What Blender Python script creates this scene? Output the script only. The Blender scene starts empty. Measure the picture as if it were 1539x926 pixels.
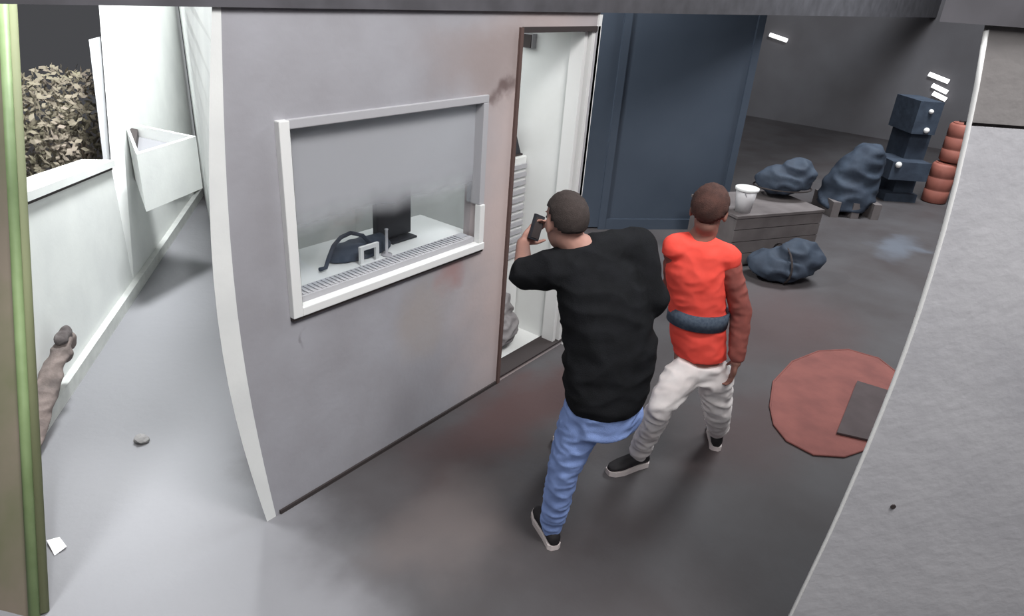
import bpy, bmesh, math, random
from mathutils import Vector, Matrix, noise
random.seed(7)
SC = bpy.context.scene
COL = SC.collection

# ------------------------------------------------------------------ camera
FPX, CX, CY, H = 1028.0, 769.5, 463.0, 2.5          # focal length in pixels, picture centre, camera height
def _n(v): return v / v.length
_down = _n(Vector((610 - CX, 2580 - CY, FPX)))
_ax = Vector((1650 - CX, 30 - CY, FPX)); _ax = _n(_ax - _down * _ax.dot(_down))
_az = -_down; _ay = _az.cross(_ax)
RM = Matrix((_ax, _ay, _az))                          # picture axes (right, down, forward) -> world
cam_d = bpy.data.cameras.new('camera'); cam = bpy.data.objects.new('camera', cam_d); COL.objects.link(cam)
cam_d.sensor_width = 36.0; cam_d.lens = FPX / 1539 * 36.0; cam_d.clip_start = 0.02; cam_d.clip_end = 200
_r, _u, _b = RM @ Vector((1, 0, 0)), RM @ Vector((0, -1, 0)), RM @ Vector((0, 0, -1))
cam.matrix_world = Matrix(((_r.x, _u.x, _b.x, 0), (_r.y, _u.y, _b.y, 0), (_r.z, _u.z, _b.z, H), (0, 0, 0, 1)))
SC.camera = cam

# ------------------------------------------------------------------ world, lights, exposure
W = bpy.data.worlds.new('night'); SC.world = W; W.use_nodes = True
bg = W.node_tree.nodes['Background']; bg.inputs[0].default_value = (0.066, 0.067, 0.072, 1); bg.inputs[1].default_value = 1.0
SC.view_settings.view_transform = 'Standard'; SC.view_settings.look = 'None'
SC.view_settings.exposure = 0.0; SC.view_settings.gamma = 1.0; SC.view_settings.use_curve_mapping = False
def area(name, loc, target, size, power, color=(1, 1, 1), size_y=None, spread=None):
    d = bpy.data.lights.new(name, 'AREA'); d.energy = power; d.color = color; d.size = size
    if size_y: d.shape = 'RECTANGLE'; d.size_y = size_y
    if spread: d.spread = spread
    o = bpy.data.objects.new(name, d); COL.objects.link(o); o.location = loc
    o.rotation_euler = (Vector(target) - Vector(loc)).to_track_quat('-Z', 'Y').to_euler(); return o
def spot(name, loc, target, power, angle, blend, color=(1, 1, 1), r=0.08):
    d = bpy.data.lights.new(name, 'SPOT'); d.energy = power; d.color = color; d.spot_size = math.radians(angle); d.spot_blend = blend; d.shadow_soft_size = r
    o = bpy.data.objects.new(name, d); COL.objects.link(o); o.location = loc
    o.rotation_euler = (Vector(target) - Vector(loc)).to_track_quat('-Z', 'Y').to_euler(); return o
area('yard_lamp', (-0.5, -0.7, 4.7), (2.4, 1.7, 0.9), 2.0, 100, (1.0, 0.98, 0.97))
area('yard_fill_high', (1.6, -1.1, 6.0), (2.8, 1.6, 0.9), 1.6, 330, (1.0, 0.98, 0.97))  # unseen fill light, added for the people and the wall's right part
area('alley_lamp', (0.3, 3.6, 4.2), (2.0, 4.0, 1.0), 0.6, 110, (0.97, 1.0, 1.0))
area('alley_fill', (2.6, 4.5, 4.2), (2.75, 6.2, 0.7), 0.6, 340, (0.97, 1.0, 1.0))  # unseen light added to brighten the end wall and alley wall
spot('alley_floor_lamp', (1.05, 2.75, 4.4), (0.98, 3.02, 0.0), 300, 19, 1.0, (0.97, 1.0, 1.0))
area('booth_ceiling_lamp', (3.1, 3.3, 2.26), (3.1, 3.3, 0.0), 1.1, 12.5, (0.97, 1.0, 1.0))
area('hall_fill', (9.0, 0.6, 6.5), (10.5, 1.2, 0.0), 2.5, 640, (0.93, 0.97, 1.0))  # unseen fill added to lift the dark hall

# ------------------------------------------------------------------ helpers
def ray(x, y): return RM @ Vector((x - CX, y - CY, FPX))
EYE = Vector((0, 0, H))
def ground(x, y, z=0.0): v = ray(x, y); return EYE + v * ((z - H) / v.z)
def on_y(x, y, Y0): v = ray(x, y); return EYE + v * (Y0 / v.y)
def on_x(x, y, X0): v = ray(x, y); return EYE + v * (X0 / v.x)
def on_plane(x, y, p, n): v = ray(x, y); return EYE + v * ((p - EYE).dot(n) / v.dot(n))
def at(x, y, depth): return EYE + ray(x, y) * (depth / FPX)
def srgb(r, g, b):
    f = lambda c: (c / 255 / 12.92) if c / 255 <= 0.04045 else ((c / 255 + 0.055) / 1.055) ** 2.4
    return (f(r), f(g), f(b), 1.0)
def mat(name, c, rough=0.7, c2=None, scale=6.0, lo=0.35, hi=0.65, bump=0.0, bscale=60.0, metal=0.0, spec=0.3):
    m = bpy.data.materials.new(name); m.use_nodes = True; nt = m.node_tree; N, L = nt.nodes, nt.links
    p = N['Principled BSDF']; p.inputs['Base Color'].default_value = c; p.inputs['Roughness'].default_value = rough
    p.inputs['Metallic'].default_value = metal; p.inputs['Specular IOR Level'].default_value = spec
    tc = N.new('ShaderNodeTexCoord')
    if c2 is not None:
        nz = N.new('ShaderNodeTexNoise'); nz.inputs['Scale'].default_value = scale; nz.inputs['Detail'].default_value = 6
        rp = N.new('ShaderNodeValToRGB'); rp.color_ramp.elements[0].position = lo; rp.color_ramp.elements[1].position = hi
        rp.color_ramp.elements[0].color = c; rp.color_ramp.elements[1].color = c2
        L.new(tc.outputs['Object'], nz.inputs['Vector']); L.new(nz.outputs['Fac'], rp.inputs['Fac']); L.new(rp.outputs['Color'], p.inputs['Base Color'])
    if bump:
        nb = N.new('ShaderNodeTexNoise'); nb.inputs['Scale'].default_value = bscale; nb.inputs['Detail'].default_value = 4
        b = N.new('ShaderNodeBump'); b.inputs['Strength'].default_value = bump; b.inputs['Distance'].default_value = 0.01
        L.new(tc.outputs['Object'], nb.inputs['Vector']); L.new(nb.outputs['Fac'], b.inputs['Height']); L.new(b.outputs['Normal'], p.inputs['Normal'])
    return m
def blob_mix(m, spots, distort=0.5, nscale=3.0):
    """colour patches for floor tones, dirt and painted light: each (centre, radius, stretch, colour, amount, soft) in object space, ragged by noise"""
    nt = m.node_tree; N, L = nt.nodes, nt.links; p = N['Principled BSDF']
    tc = N.new('ShaderNodeTexCoord')
    nz = N.new('ShaderNodeTexNoise'); nz.inputs['Scale'].default_value = nscale; nz.inputs['Detail'].default_value = 5
    L.new(tc.outputs['Object'], nz.inputs['Vector'])
    sub = N.new('ShaderNodeVectorMath'); sub.operation = 'SUBTRACT'; sub.inputs[1].default_value = (0.5, 0.5, 0.5); L.new(nz.outputs['Color'], sub.inputs[0])
    mul = N.new('ShaderNodeVectorMath'); mul.operation = 'SCALE'; mul.inputs['Scale'].default_value = distort; L.new(sub.outputs[0], mul.inputs[0])
    add = N.new('ShaderNodeVectorMath'); add.operation = 'ADD'; L.new(tc.outputs['Object'], add.inputs[0]); L.new(mul.outputs[0], add.inputs[1])
    src = p.inputs['Base Color'].links[0].from_socket if p.inputs['Base Color'].links else None
    for (cen, rad, st, colr, amt, soft) in spots:
        d = N.new('ShaderNodeVectorMath'); d.operation = 'SUBTRACT'; d.inputs[1].default_value = cen; L.new(add.outputs[0], d.inputs[0])
        s = N.new('ShaderNodeVectorMath'); s.operation = 'MULTIPLY'; s.inputs[1].default_value = st; L.new(d.outputs[0], s.inputs[0])
        ln = N.new('ShaderNodeVectorMath'); ln.operation = 'LENGTH'; L.new(s.outputs[0], ln.inputs[0])
        mr = N.new('ShaderNodeMapRange'); mr.inputs['From Min'].default_value = rad; mr.inputs['From Max'].default_value = rad * soft
        mr.inputs['To Min'].default_value = 0; mr.inputs['To Max'].default_value = amt; mr.interpolation_type = 'SMOOTHSTEP'
        L.new(ln.outputs['Value'], mr.inputs['Value'])
        mx = N.new('ShaderNodeMix'); mx.data_type = 'RGBA'; L.new(mr.outputs[0], mx.inputs[0])
        if src: L.new(src, mx.inputs[6])
        else: mx.inputs[6].default_value = p.inputs['Base Color'].default_value
        mx.inputs[7].default_value = colr; src = mx.outputs[2]
    L.new(src, p.inputs['Base Color'])
def link_mesh(name, bm, m, parent=None, smooth=False):
    me = bpy.data.meshes.new(name); bmesh.ops.recalc_face_normals(bm, faces=bm.faces[:]); bm.to_mesh(me); bm.free()
    if m: me.materials.append(m)
    if smooth:
        for f in me.polygons: f.use_smooth = True
    o = bpy.data.objects.new(name, me); COL.objects.link(o)
    if parent: o.parent = parent
    return o
def empty(name, loc=(0, 0, 0), rz=0.0):
    o = bpy.data.objects.new(name, None); COL.objects.link(o); o.location = loc; o.rotation_euler.z = rz; o.empty_display_size = 0.1; return o
def tag(o, label, cat, group=None, kind=None):
    o['label'] = label; o['category'] = cat
    if group: o['group'] = group
    if kind: o['kind'] = kind
    return o
def struct(o, label=None, cat=None):
    o['kind'] = 'structure'
    if label: o['label'] = label
    if cat: o['category'] = cat
    return o
def box(bm, lo, hi, bev=0.0):
    vs = [bm.verts.new((x, y, z)) for x in (lo[0], hi[0]) for y in (lo[1], hi[1]) for z in (lo[2], hi[2])]
    fs = [bm.faces.new([vs[i] for i in q]) for q in ((0, 1, 3, 2), (4, 6, 7, 5), (0, 4, 5, 1), (2, 3, 7, 6), (0, 2, 6, 4), (1, 5, 7, 3))]
    if bev: bmesh.ops.bevel(bm, geom=list({e for f in fs for e in f.edges}), offset=bev, segments=2, affect='EDGES', profile=0.6)
    return bm
def boxes(*bs, bev=0.0):
    bm = bmesh.new()
    for lo, hi in bs: box(bm, lo, hi, bev)
    return bm
def prism(bm, pts, off):
    """closed prism: polygon pts (Vectors) pushed along off"""
    a = [bm.verts.new(p) for p in pts]; b = [bm.verts.new(Vector(p) + off) for p in pts]; n = len(pts)
    bm.faces.new(a); bm.faces.new(b[::-1])
    for i in range(n): bm.faces.new((a[i], b[i], b[(i + 1) % n], a[(i + 1) % n]))
    return bm
def bar(bm, p, q, w, h, up=Vector((0, 0, 1))):
    p, q = Vector(p), Vector(q); d = (q - p).normalized(); s = d.cross(up).normalized(); u = s.cross(d)
    ring = [s * w / 2 + u * h / 2, -s * w / 2 + u * h / 2, -s * w / 2 - u * h / 2, s * w / 2 - u * h / 2]
    return prism(bm, [p + r for r in ring], q - p)
def tube(bm, pts, rads, seg=12, caps=True):
    pts = [Vector(p) for p in pts]
    if not hasattr(rads, '__len__'): rads = [rads] * len(pts)
    rings = []; prev = None
    for i, p in enumerate(pts):
        t = (pts[min(i + 1, len(pts) - 1)] - pts[max(i - 1, 0)]).normalized()
        if prev is None: s = t.orthogonal().normalized()
        else: s = (prev - t * prev.dot(t)).normalized()
        prev = s; u = t.cross(s)
        rings.append([bm.verts.new(p + (s * math.cos(2 * math.pi * k / seg) + u * math.sin(2 * math.pi * k / seg)) * rads[i]) for k in range(seg)])
    for a, b in zip(rings, rings[1:]):
        for k in range(seg): bm.faces.new((a[k], a[(k + 1) % seg], b[(k + 1) % seg], b[k]))
    if caps: bm.faces.new(rings[0][::-1]); bm.faces.new(rings[-1])
    return bm
def lathe(bm, prof, seg=24, cen=(0, 0, 0)):
    rings = [[bm.verts.new((cen[0] + r * math.cos(2 * math.pi * k / seg), cen[1] + r * math.sin(2 * math.pi * k / seg), cen[2] + z)) for k in range(seg)] for r, z in prof]
    for a, b in zip(rings, rings[1:]):
        for k in range(seg): bm.faces.new((a[k], a[(k + 1) % seg], b[(k + 1) % seg], b[k]))
    bm.faces.new(rings[0][::-1]); bm.faces.new(rings[-1]); return bm
def ellipsoid(bm, c, r, axes=None, u=20, v=14):
    A = Matrix(axes).transposed() if axes else Matrix.Identity(3)
    M = Matrix.Translation(Vector(c)) @ A.to_4x4() @ Matrix.Diagonal((r[0], r[1], r[2], 1))
    bmesh.ops.create_uvsphere(bm, u_segments=u, v_segments=v, radius=1.0, matrix=M); return bm
def capsule(bm, p, q, r1, r2, seg=14):
    p, q = Vector(p), Vector(q); bmesh.ops.create_uvsphere(bm, u_segments=seg, v_segments=10, radius=r1, matrix=Matrix.Translation(p))
    bmesh.ops.create_uvsphere(bm, u_segments=seg, v_segments=10, radius=r2, matrix=Matrix.Translation(q)); tube(bm, [p, q], [r1, r2], seg); return bm
def chain(bm, joints, seg=14):
    for (p, r), (q, s) in zip(joints, joints[1:]): capsule(bm, p, q, r, s, seg)
    return bm
def loft(bm, rings, seg=28):
    """rings: (centre, half width, half depth, right, forward)"""
    rr = []
    for c, hw, hd, rt, fw in rings:
        rr.append([bm.verts.new(Vector(c) + rt * hw * math.cos(2 * math.pi * k / seg) + fw * hd * math.sin(2 * math.pi * k / seg)) for k in range(seg)])
    for a, b in zip(rr, rr[1:]):
        for k in range(seg): bm.faces.new((a[k], a[(k + 1) % seg], b[(k + 1) % seg], b[k]))
    bm.faces.new(rr[0][::-1]); bm.faces.new(rr[-1]); return bm
def fused(name, bm, m, parent, voxel=0.008, smooth=6, wrinkle=0.0, wscale=9.0):
    """one continuous surface out of overlapping closed shapes"""
    me = bpy.data.meshes.new(name + '_raw'); bmesh.ops.recalc_face_normals(bm, faces=bm.faces[:]); bm.to_mesh(me); bm.free()
    t = bpy.data.objects.new(name + '_raw', me); COL.objects.link(t)
    r = t.modifiers.new('r', 'REMESH'); r.mode = 'VOXEL'; r.voxel_size = voxel
    if smooth: s = t.modifiers.new('s', 'SMOOTH'); s.factor = 0.5; s.iterations = smooth
    dg = bpy.context.evaluated_depsgraph_get(); dg.update()
    out = bpy.data.meshes.new_from_object(t.evaluated_get(dg)); out.name = name
    bpy.data.objects.remove(t); bpy.data.meshes.remove(me)
    if wrinkle:
        ns = [v.normal.copy() for v in out.vertices]
        for v, n in zip(out.vertices, ns):
            q = Vector((v.co.x * wscale, v.co.y * wscale, v.co.z * wscale * 1.7))
            v.co += n * wrinkle * (1.0 - 2.0 * abs(noise.noise(q)) * 1.6 + 0.5 * noise.noise(q * 2.3))
    out.materials.clear(); out.materials.append(m)
    for f in out.polygons: f.use_smooth = True
    o = bpy.data.objects.new(name, out); COL.objects.link(o); o.parent = parent; return o

# ------------------------------------------------------------------ materials
M_wall = mat('grey_wall_paint', srgb(160, 160, 166), 0.75, srgb(150, 149, 154), 2.5, bump=0.12, bscale=35)
M_white = mat('white_wall_paint', srgb(226, 228, 226), 0.7, srgb(216, 218, 217), 3.0, bump=0.08, bscale=40)
M_inner = mat('booth_inner_paint', srgb(222, 224, 223), 0.7, srgb(214, 216, 214), 3.0)
M_trim = mat('white_frame_paint', srgb(224, 225, 224), 0.45)
M_gtrim = mat('grey_frame_paint', srgb(172, 172, 176), 0.55)
M_dark = mat('dark_line_rubber', srgb(58, 52, 52), 0.7)
M_pier = mat('pale_grey_pier', srgb(176, 177, 180), 0.8)
M_kerb = mat('pale_kerb_concrete', srgb(196, 198, 195), 0.8, srgb(182, 184, 182), 12)
M_floor = mat('worn_concrete_floor', srgb(84, 82, 84), 0.62, srgb(72, 67, 68), 1.6, 0.35, 0.7, bump=0.25, bscale=18)
M_pillar = mat('pale_pillar_paint', srgb(186, 186, 190), 0.75, srgb(170, 170, 175), 2.2, 0.35, 0.7, bump=0.25, bscale=22)
M_pillar_up = mat('browner_pillar_paint', srgb(134, 131, 130), 0.8, srgb(124, 121, 121), 4, bump=0.25, bscale=22)
M_beam = mat('dark_beam_paint', srgb(88, 87, 92), 0.8, srgb(74, 73, 77), 5)
M_far = mat('dark_hall_wall', srgb(106, 105, 109), 0.9, srgb(94, 92, 95), 0.8)
M_navy = mat('navy_steel_paint', srgb(72, 81, 94), 0.55, srgb(66, 75, 88), 1.5)
M_black = mat('black_cotton', srgb(32, 33, 36), 0.92, srgb(27, 28, 30), 14, bump=0.3, bscale=220, spec=0.1)
M_jeans = mat('blue_denim', srgb(152, 178, 236), 0.9, srgb(138, 162, 218), 16, bump=0.3, bscale=260, spec=0.1)
M_skin_a = mat('skin_brown', srgb(168, 128, 116), 0.6)
M_skin_b = mat('skin_warm_brown', srgb(150, 108, 96), 0.6)
M_hair_a = mat('cropped_dark_hair', srgb(68, 60, 58), 0.9, srgb(56, 49, 47), 40, bump=0.5, bscale=300)
M_hair_b = mat('dark_brown_hair', srgb(84, 58, 52), 0.85, srgb(66, 46, 42), 30, bump=0.5, bscale=200)
M_orange = mat('orange_hi_vis', srgb(248, 92, 80), 0.8, srgb(240, 84, 72), 10, spec=0.1)
M_band = mat('navy_vest_band', srgb(66, 78, 94), 0.8, srgb(86, 98, 112), 60)
M_pale = mat('pale_grey_trousers', srgb(242, 237, 235), 0.9, srgb(230, 223, 221), 9, spec=0.1)
M_shoe = mat('black_shoe', srgb(40, 38, 40), 0.6)
M_sole = mat('white_sole', srgb(222, 212, 210), 0.6)
M_plastic = mat('black_plastic', srgb(44, 46, 52), 0.5)
M_bluecloth = mat('navy_tarp', srgb(62, 72, 86), 0.75, srgb(52, 60, 73), 7, bump=0.4, bscale=12)
M_brown = mat('brown_grey_board', srgb(112, 106, 106), 0.85, srgb(96, 90, 90), 4)
M_odrum = mat('orange_drum_plastic', srgb(160, 100, 88), 0.6, srgb(144, 88, 78), 5)
M_red = mat('red_brown_rubber', srgb(142, 90, 84), 0.85, srgb(126, 80, 76), 5, bump=0.3)
M_plate = mat('dark_brown_steel', srgb(82, 72, 73), 0.7, srgb(74, 64, 65), 8)
M_green = mat('light_green_paint', srgb(118, 136, 96), 0.55, srgb(108, 126, 86), 10)
M_gate = mat('olive_brown_gate', srgb(122, 112, 100), 0.85, srgb(104, 104, 82), 2.2, 0.4, 0.6)
M_sack = mat('brown_grey_sack', srgb(132, 120, 116), 0.95, srgb(100, 92, 90), 11, bump=0.5, bscale=40)
M_sackm = mat('dark_sack_mouth', srgb(104, 98, 98), 0.95, srgb(78, 72, 72), 14, bump=0.5, bscale=40)
M_leaf = mat('brown_olive_leaf', srgb(122, 112, 102), 0.8, srgb(108, 104, 86), 3)
M_bark = mat('bark', srgb(92, 80, 70), 0.9)
M_grey = mat('grey_cloth', srgb(150, 147, 148), 0.9, srgb(130, 127, 128), 8, bump=0.4, bscale=30)
M_paper = mat('white_paper', srgb(226, 226, 228), 0.8)
M_stone = mat('grey_stone', srgb(140, 138, 138), 0.9)
M_lampw = bpy.data.materials.new('lit_tube'); M_lampw.use_nodes = True
_e = M_lampw.node_tree.nodes['Principled BSDF']; _e.inputs['Emission Color'].default_value = (1, 1, 1, 1); _e.inputs['Emission Strength'].default_value = 1.2
M_glass = bpy.data.materials.new('clear_pane'); M_glass.use_nodes = True
nt = M_glass.node_tree; nt.nodes.remove(nt.nodes['Principled BSDF'])
_t, _g, _m = nt.nodes.new('ShaderNodeBsdfTransparent'), nt.nodes.new('ShaderNodeBsdfGlossy'), nt.nodes.new('ShaderNodeMixShader')
_t.inputs[0].default_value = (0.93, 0.94, 0.95, 1); _g.inputs['Roughness'].default_value = 0.06; _m.inputs[0].default_value = 0.05
nt.links.new(_t.outputs[0], _m.inputs[1]); nt.links.new(_g.outputs[0], _m.inputs[2]); nt.links.new(_m.outputs[0], nt.nodes['Material Output'].inputs[0])
M_film = bpy.data.materials.new('frosted_film'); M_film.use_nodes = True      # frosting thins out towards its lower edge
nt = M_film.node_tree; N, L = nt.nodes, nt.links; N.remove(N['Principled BSDF'])
_t, _d, _tl, _a, _m = N.new('ShaderNodeBsdfTransparent'), N.new('ShaderNodeBsdfDiffuse'), N.new('ShaderNodeBsdfTranslucent'), N.new('ShaderNodeMixShader'), N.new('ShaderNodeMixShader')
_d.inputs[0].default_value = srgb(190, 191, 196); _tl.inputs[0].default_value = srgb(214, 216, 220); _a.inputs[0].default_value = 0.4
tc = N.new('ShaderNodeTexCoord'); sx = N.new('ShaderNodeSeparateXYZ'); nz = N.new('ShaderNodeTexNoise'); nz.inputs['Scale'].default_value = 5
ad = N.new('ShaderNodeMath'); ad.operation = 'MULTIPLY_ADD'; ad.inputs[1].default_value = 0.10
mr = N.new('ShaderNodeMapRange'); mr.inputs['From Min'].default_value = 0.36; mr.inputs['From Max'].default_value = 0.62; mr.inputs['To Max'].default_value = 0.86; mr.interpolation_type = 'SMOOTHSTEP'
L.new(tc.outputs['Generated'], sx.inputs[0]); L.new(tc.outputs['Object'], nz.inputs['Vector']); L.new(nz.outputs['Fac'], ad.inputs[0]); L.new(sx.outputs['Z'], ad.inputs[2]); L.new(ad.outputs[0], mr.inputs['Value'])
L.new(_d.outputs[0], _a.inputs[1]); L.new(_tl.outputs[0], _a.inputs[2]); L.new(mr.outputs[0], _m.inputs[0]); L.new(_t.outputs[0], _m.inputs[1]); L.new(_a.outputs[0], _m.inputs[2]); L.new(_m.outputs[0], N['Material Output'].inputs[0])

# ------------------------------------------------------------------ floor
YW = 2.421                                             # outer face of the booth's front wall
XR, ZT = 3.962, 2.333
c0 = ground(415, 775); c1 = ground(305, 285)           # booth's alley side on the ground
a0 = ground(50, 660); a1 = c1                          # alley wall on the ground
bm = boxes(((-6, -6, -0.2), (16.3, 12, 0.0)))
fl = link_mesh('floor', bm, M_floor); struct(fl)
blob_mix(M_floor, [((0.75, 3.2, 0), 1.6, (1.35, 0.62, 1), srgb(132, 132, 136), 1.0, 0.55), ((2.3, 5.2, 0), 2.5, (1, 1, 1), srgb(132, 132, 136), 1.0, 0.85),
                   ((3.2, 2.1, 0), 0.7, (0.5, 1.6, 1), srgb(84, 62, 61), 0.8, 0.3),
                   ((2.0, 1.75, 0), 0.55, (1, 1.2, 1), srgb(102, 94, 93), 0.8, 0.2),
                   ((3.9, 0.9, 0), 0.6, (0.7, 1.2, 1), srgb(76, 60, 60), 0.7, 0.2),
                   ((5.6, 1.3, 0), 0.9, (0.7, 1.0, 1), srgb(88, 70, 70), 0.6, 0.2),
                   ((8.66, 1.0, 0), 0.5, (0.7, 1.6, 1), srgb(110, 118, 130), 0.6, 0.3)], 0.7, 2.2)  # bluish floor reflection painted into the floor colour

# ------------------------------------------------------------------ booth shell
def edge_x(z):                                         # the rendered corner swells a little at mid height
    k = z / ZT; return c0.x - 0.002 - 0.075 * math.sin(math.pi * k)
def onw(x, y): return on_y(x, y, YW)
wl, wr = onw(428, 300).x, onw(722, 300).x
wz0, wz1 = onw(440, 470).z, onw(427, 187).z
dl, dr = onw(765, 300).x, onw(884, 150).x
dz0, dz1 = 0.045, onw(783, 44).z
T = 0.12
bm = bmesh.new(); n = 14
zs = [ZT * i / n for i in range(n + 1)]
left = [Vector((edge_x(z), YW, z)) for z in zs]
prism(bm, left + [Vector((wl, YW, ZT)), Vector((wl, YW, 0))], Vector((0, T, 0)))
for v in bm.verts:
    if v.co.y > YW + 0.05 and v.co.x < wl - 0.01: v.co.x += 0.085
for lo, hi in (((wl, YW, 0), (wr, YW + T, wz0)), ((wl, YW, wz1), (wr, YW + T, ZT)), ((wr, YW, 0), (dl, YW + T, ZT)),
               ((dl, YW, dz1), (dr, YW + T, ZT)), ((dr, YW, 0), (XR, YW + T, ZT)), ((dl, YW, -0.02), (dr, YW + T, dz0 - 0.012))): box(bm, lo, hi)
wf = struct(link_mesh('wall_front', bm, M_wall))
blob_mix(M_wall, [((3.45, 2.4, 1.1), 1.0, (1.0, 1, 0.45), srgb(198, 180, 175), 0.9, 0.2),  # warm reflected light painted into the wall colour near the doorway
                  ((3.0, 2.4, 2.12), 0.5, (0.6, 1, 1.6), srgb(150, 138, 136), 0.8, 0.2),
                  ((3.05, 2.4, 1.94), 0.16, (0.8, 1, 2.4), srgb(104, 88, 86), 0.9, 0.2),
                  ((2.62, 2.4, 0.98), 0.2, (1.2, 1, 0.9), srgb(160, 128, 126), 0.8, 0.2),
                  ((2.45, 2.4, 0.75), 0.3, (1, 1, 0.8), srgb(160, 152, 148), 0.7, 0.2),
                  ((1.66, 2.4, 0.92), 0.05, (2, 1, 0.8), srgb(126, 124, 128), 0.7, 0.3)], 0.35, 4.0)
# alley side of the booth
sd = (c1 - c0); sd.z = 0; sdn = sd.normalized(); sn = Vector((sdn.y, -sdn.x, 0))    # points into the booth
LW = 5.6
rows = []
bm = bmesh.new()
def quad_wall(bm, p_of_z, q, zs, off):
    a = [bm.verts.new(p_of_z(z)) for z in zs]; b = [bm.verts.new(q + Vector((0, 0, z))) for z in zs]
    a2 = [bm.verts.new(p_of_z(z) + Vector((0.12, 0.06, 0))) for z in zs]; b2 = [bm.verts.new(q + Vector((0, 0, z)) + off) for z in zs]
    for i in range(len(zs) - 1):
        bm.faces.new((a[i], b[i], b[i + 1], a[i + 1])); bm.faces.new((a2[i], a2[i + 1], b2[i + 1], b2[i]))
        bm.faces.new((a[i], a[i + 1], a2[i + 1], a2[i])); bm.faces.new((b[i], b2[i], b2[i + 1], b[i + 1]))
    bm.faces.new((a[0], a2[0], b2[0], b[0])); bm.faces.new((a[-1], b[-1], b2[-1], a2[-1]))
quad_wall(bm, lambda z: Vector((edge_x(z) - 0.004, YW + 0.002, z)), c0 + sdn * LW, zs, sn * 0.1)
struct(link_mesh('wall_left', bm, M_white))
bm = bmesh.new(); sw = lambda z: 0.035 + 0.055 * math.sin(math.pi * min(1, z / ZT * 0.9 + 0.1))
pa = [Vector((edge_x(z) - 0.001, YW - 0.004, z)) for z in zs] + [Vector((edge_x(z) - sw(z), YW - 0.004, z)) for z in zs[::-1]]
prism(bm, pa, Vector((0.03, 0.05, 0))); struct(link_mesh('trim_corner_strip', bm, M_white))
# the other booth sides, floor and ceiling
YB = 4.7
xb = c0.x + sdn.x / sdn.y * (YB - c0.y)
struct(link_mesh('wall_right', boxes(((XR - 0.1, YW + T, 0), (XR, YB + 0.1, ZT))), M_inner))
struct(link_mesh('wall_back', boxes(((xb + 0.06, YB, 0), (XR - 0.1, YB + 0.1, ZT))), M_inner))
bm = bmesh.new(); prism(bm, [Vector((c0.x + 0.17, YW + T, 0.001)), Vector((XR - 0.1, YW + T, 0.001)), Vector((XR - 0.1, YB, 0.001)), Vector((xb + 0.12, YB, 0.001))], Vector((0, 0, 0.03)))
struct(link_mesh('trim_booth_floor', bm, M_inner))
bm = bmesh.new(); prism(bm, [Vector((c0.x + 0.17, YW + T, ZT - 0.05)), Vector((XR - 0.1, YW + T, ZT - 0.05)), Vector((XR - 0.1, YB, ZT - 0.05)), Vector((xb + 0.12, YB, ZT - 0.05))], Vector((0, 0, 0.05)))
struct(link_mesh('ceiling', bm, M_inner))
# white corner strip, base line, roof beam
struct(link_mesh('baseboard_front', boxes(((c0.x + 0.02, YW - 0.012, 0), (dl - 0.02, YW - 0.001, 0.022))), M_dark))
bm = boxes(((-3.0, YW - 0.02, ZT + 0.001), (16.0, YW + T, ZT + 0.75)))
struct(link_mesh('trim_roof_beam', bm, M_beam))
# ------------------------------------------------------------------ window
win = empty('window_1', (wl, YW, wz0)); struct(win)
def sub(name, bm, m, parent, label=None, smooth=False):
    bmesh.ops.translate(bm, verts=bm.verts[:], vec=-parent.location) if parent.type == 'EMPTY' and not parent.rotation_euler.z else None
    o = link_mesh(name, bm, m, parent, smooth)
    if label: o['label'] = label
    return o
fw = 0.045
sub('frame', boxes(((wl - 0.02, YW - 0.03, wz0 - 0.02), (wl + fw - 0.015, YW + 0.09, wz1 + 0.02)), bev=0.004), M_trim, win)
sub('frame', boxes(((wl + fw - 0.015, YW - 0.03, wz0 - 0.02), (wr + 0.02, YW + 0.02, wz0 + 0.022)), bev=0.004), M_trim, win)
sub('frame', boxes(((wr - fw + 0.025, YW - 0.022, wz0 + 0.022), (wr + 0.02, YW + 0.02, wz0 + 0.25)), bev=0.004), M_trim, win)
sub('frame', boxes(((wr - fw + 0.025, YW - 0.012, wz0 + 0.25), (wr + 0.02, YW + 0.09, wz1 - 0.02)), bev=0.004), M_gtrim, win, 'grey painted side of the window frame')
sub('frame', boxes(((wl + fw - 0.015, YW - 0.012, wz1 - 0.02), (wr + 0.02, YW + 0.09, wz1 + 0.02)), bev=0.004), M_gtrim, win, 'grey painted head of the window frame')
sub('gasket', boxes(((wl + fw - 0.015, YW - 0.012, wz0 + 0.022), (wl + fw - 0.003, YW + 0.05, wz1 - 0.02))), M_dark, win, 'dark rubber seal')
sub('gasket', boxes(((wl - 0.02, YW - 0.02, wz0 - 0.036), (wr + 0.02, YW - 0.001, wz0 - 0.021))), M_dark, win, 'dark rubber seal')
sub('sill', boxes(((wl + fw - 0.003, YW + 0.02, wz0 + 0.0), (wr - fw + 0.025, YW + 0.12, wz0 + 0.05))), M_gtrim, win, 'grey ribbed inner sill')
ss = bmesh.new()
k = wl + 0.08
while k < wr - 0.08:
    box(ss, (k, YW + 0.03, wz0 + 0.05), (k + 0.012, YW + 0.11, wz0 + 0.055)); k += 0.026
o = sub('sill_rib', ss, M_gtrim, win); o['kind'] = 'stuff'
sub('pane', boxes(((wl + fw - 0.003, YW + 0.055, wz0 + 0.05), (wr - fw + 0.025, YW + 0.061, wz1 - 0.02))), M_glass, win, 'clear glass pane')
sub('film', boxes(((wl + fw - 0.003, YW + 0.046, wz0 + 0.06), (wr - fw + 0.025, YW + 0.05, wz1 - 0.02))), M_film, win, 'frosted film over the upper part of the pane')
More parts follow.
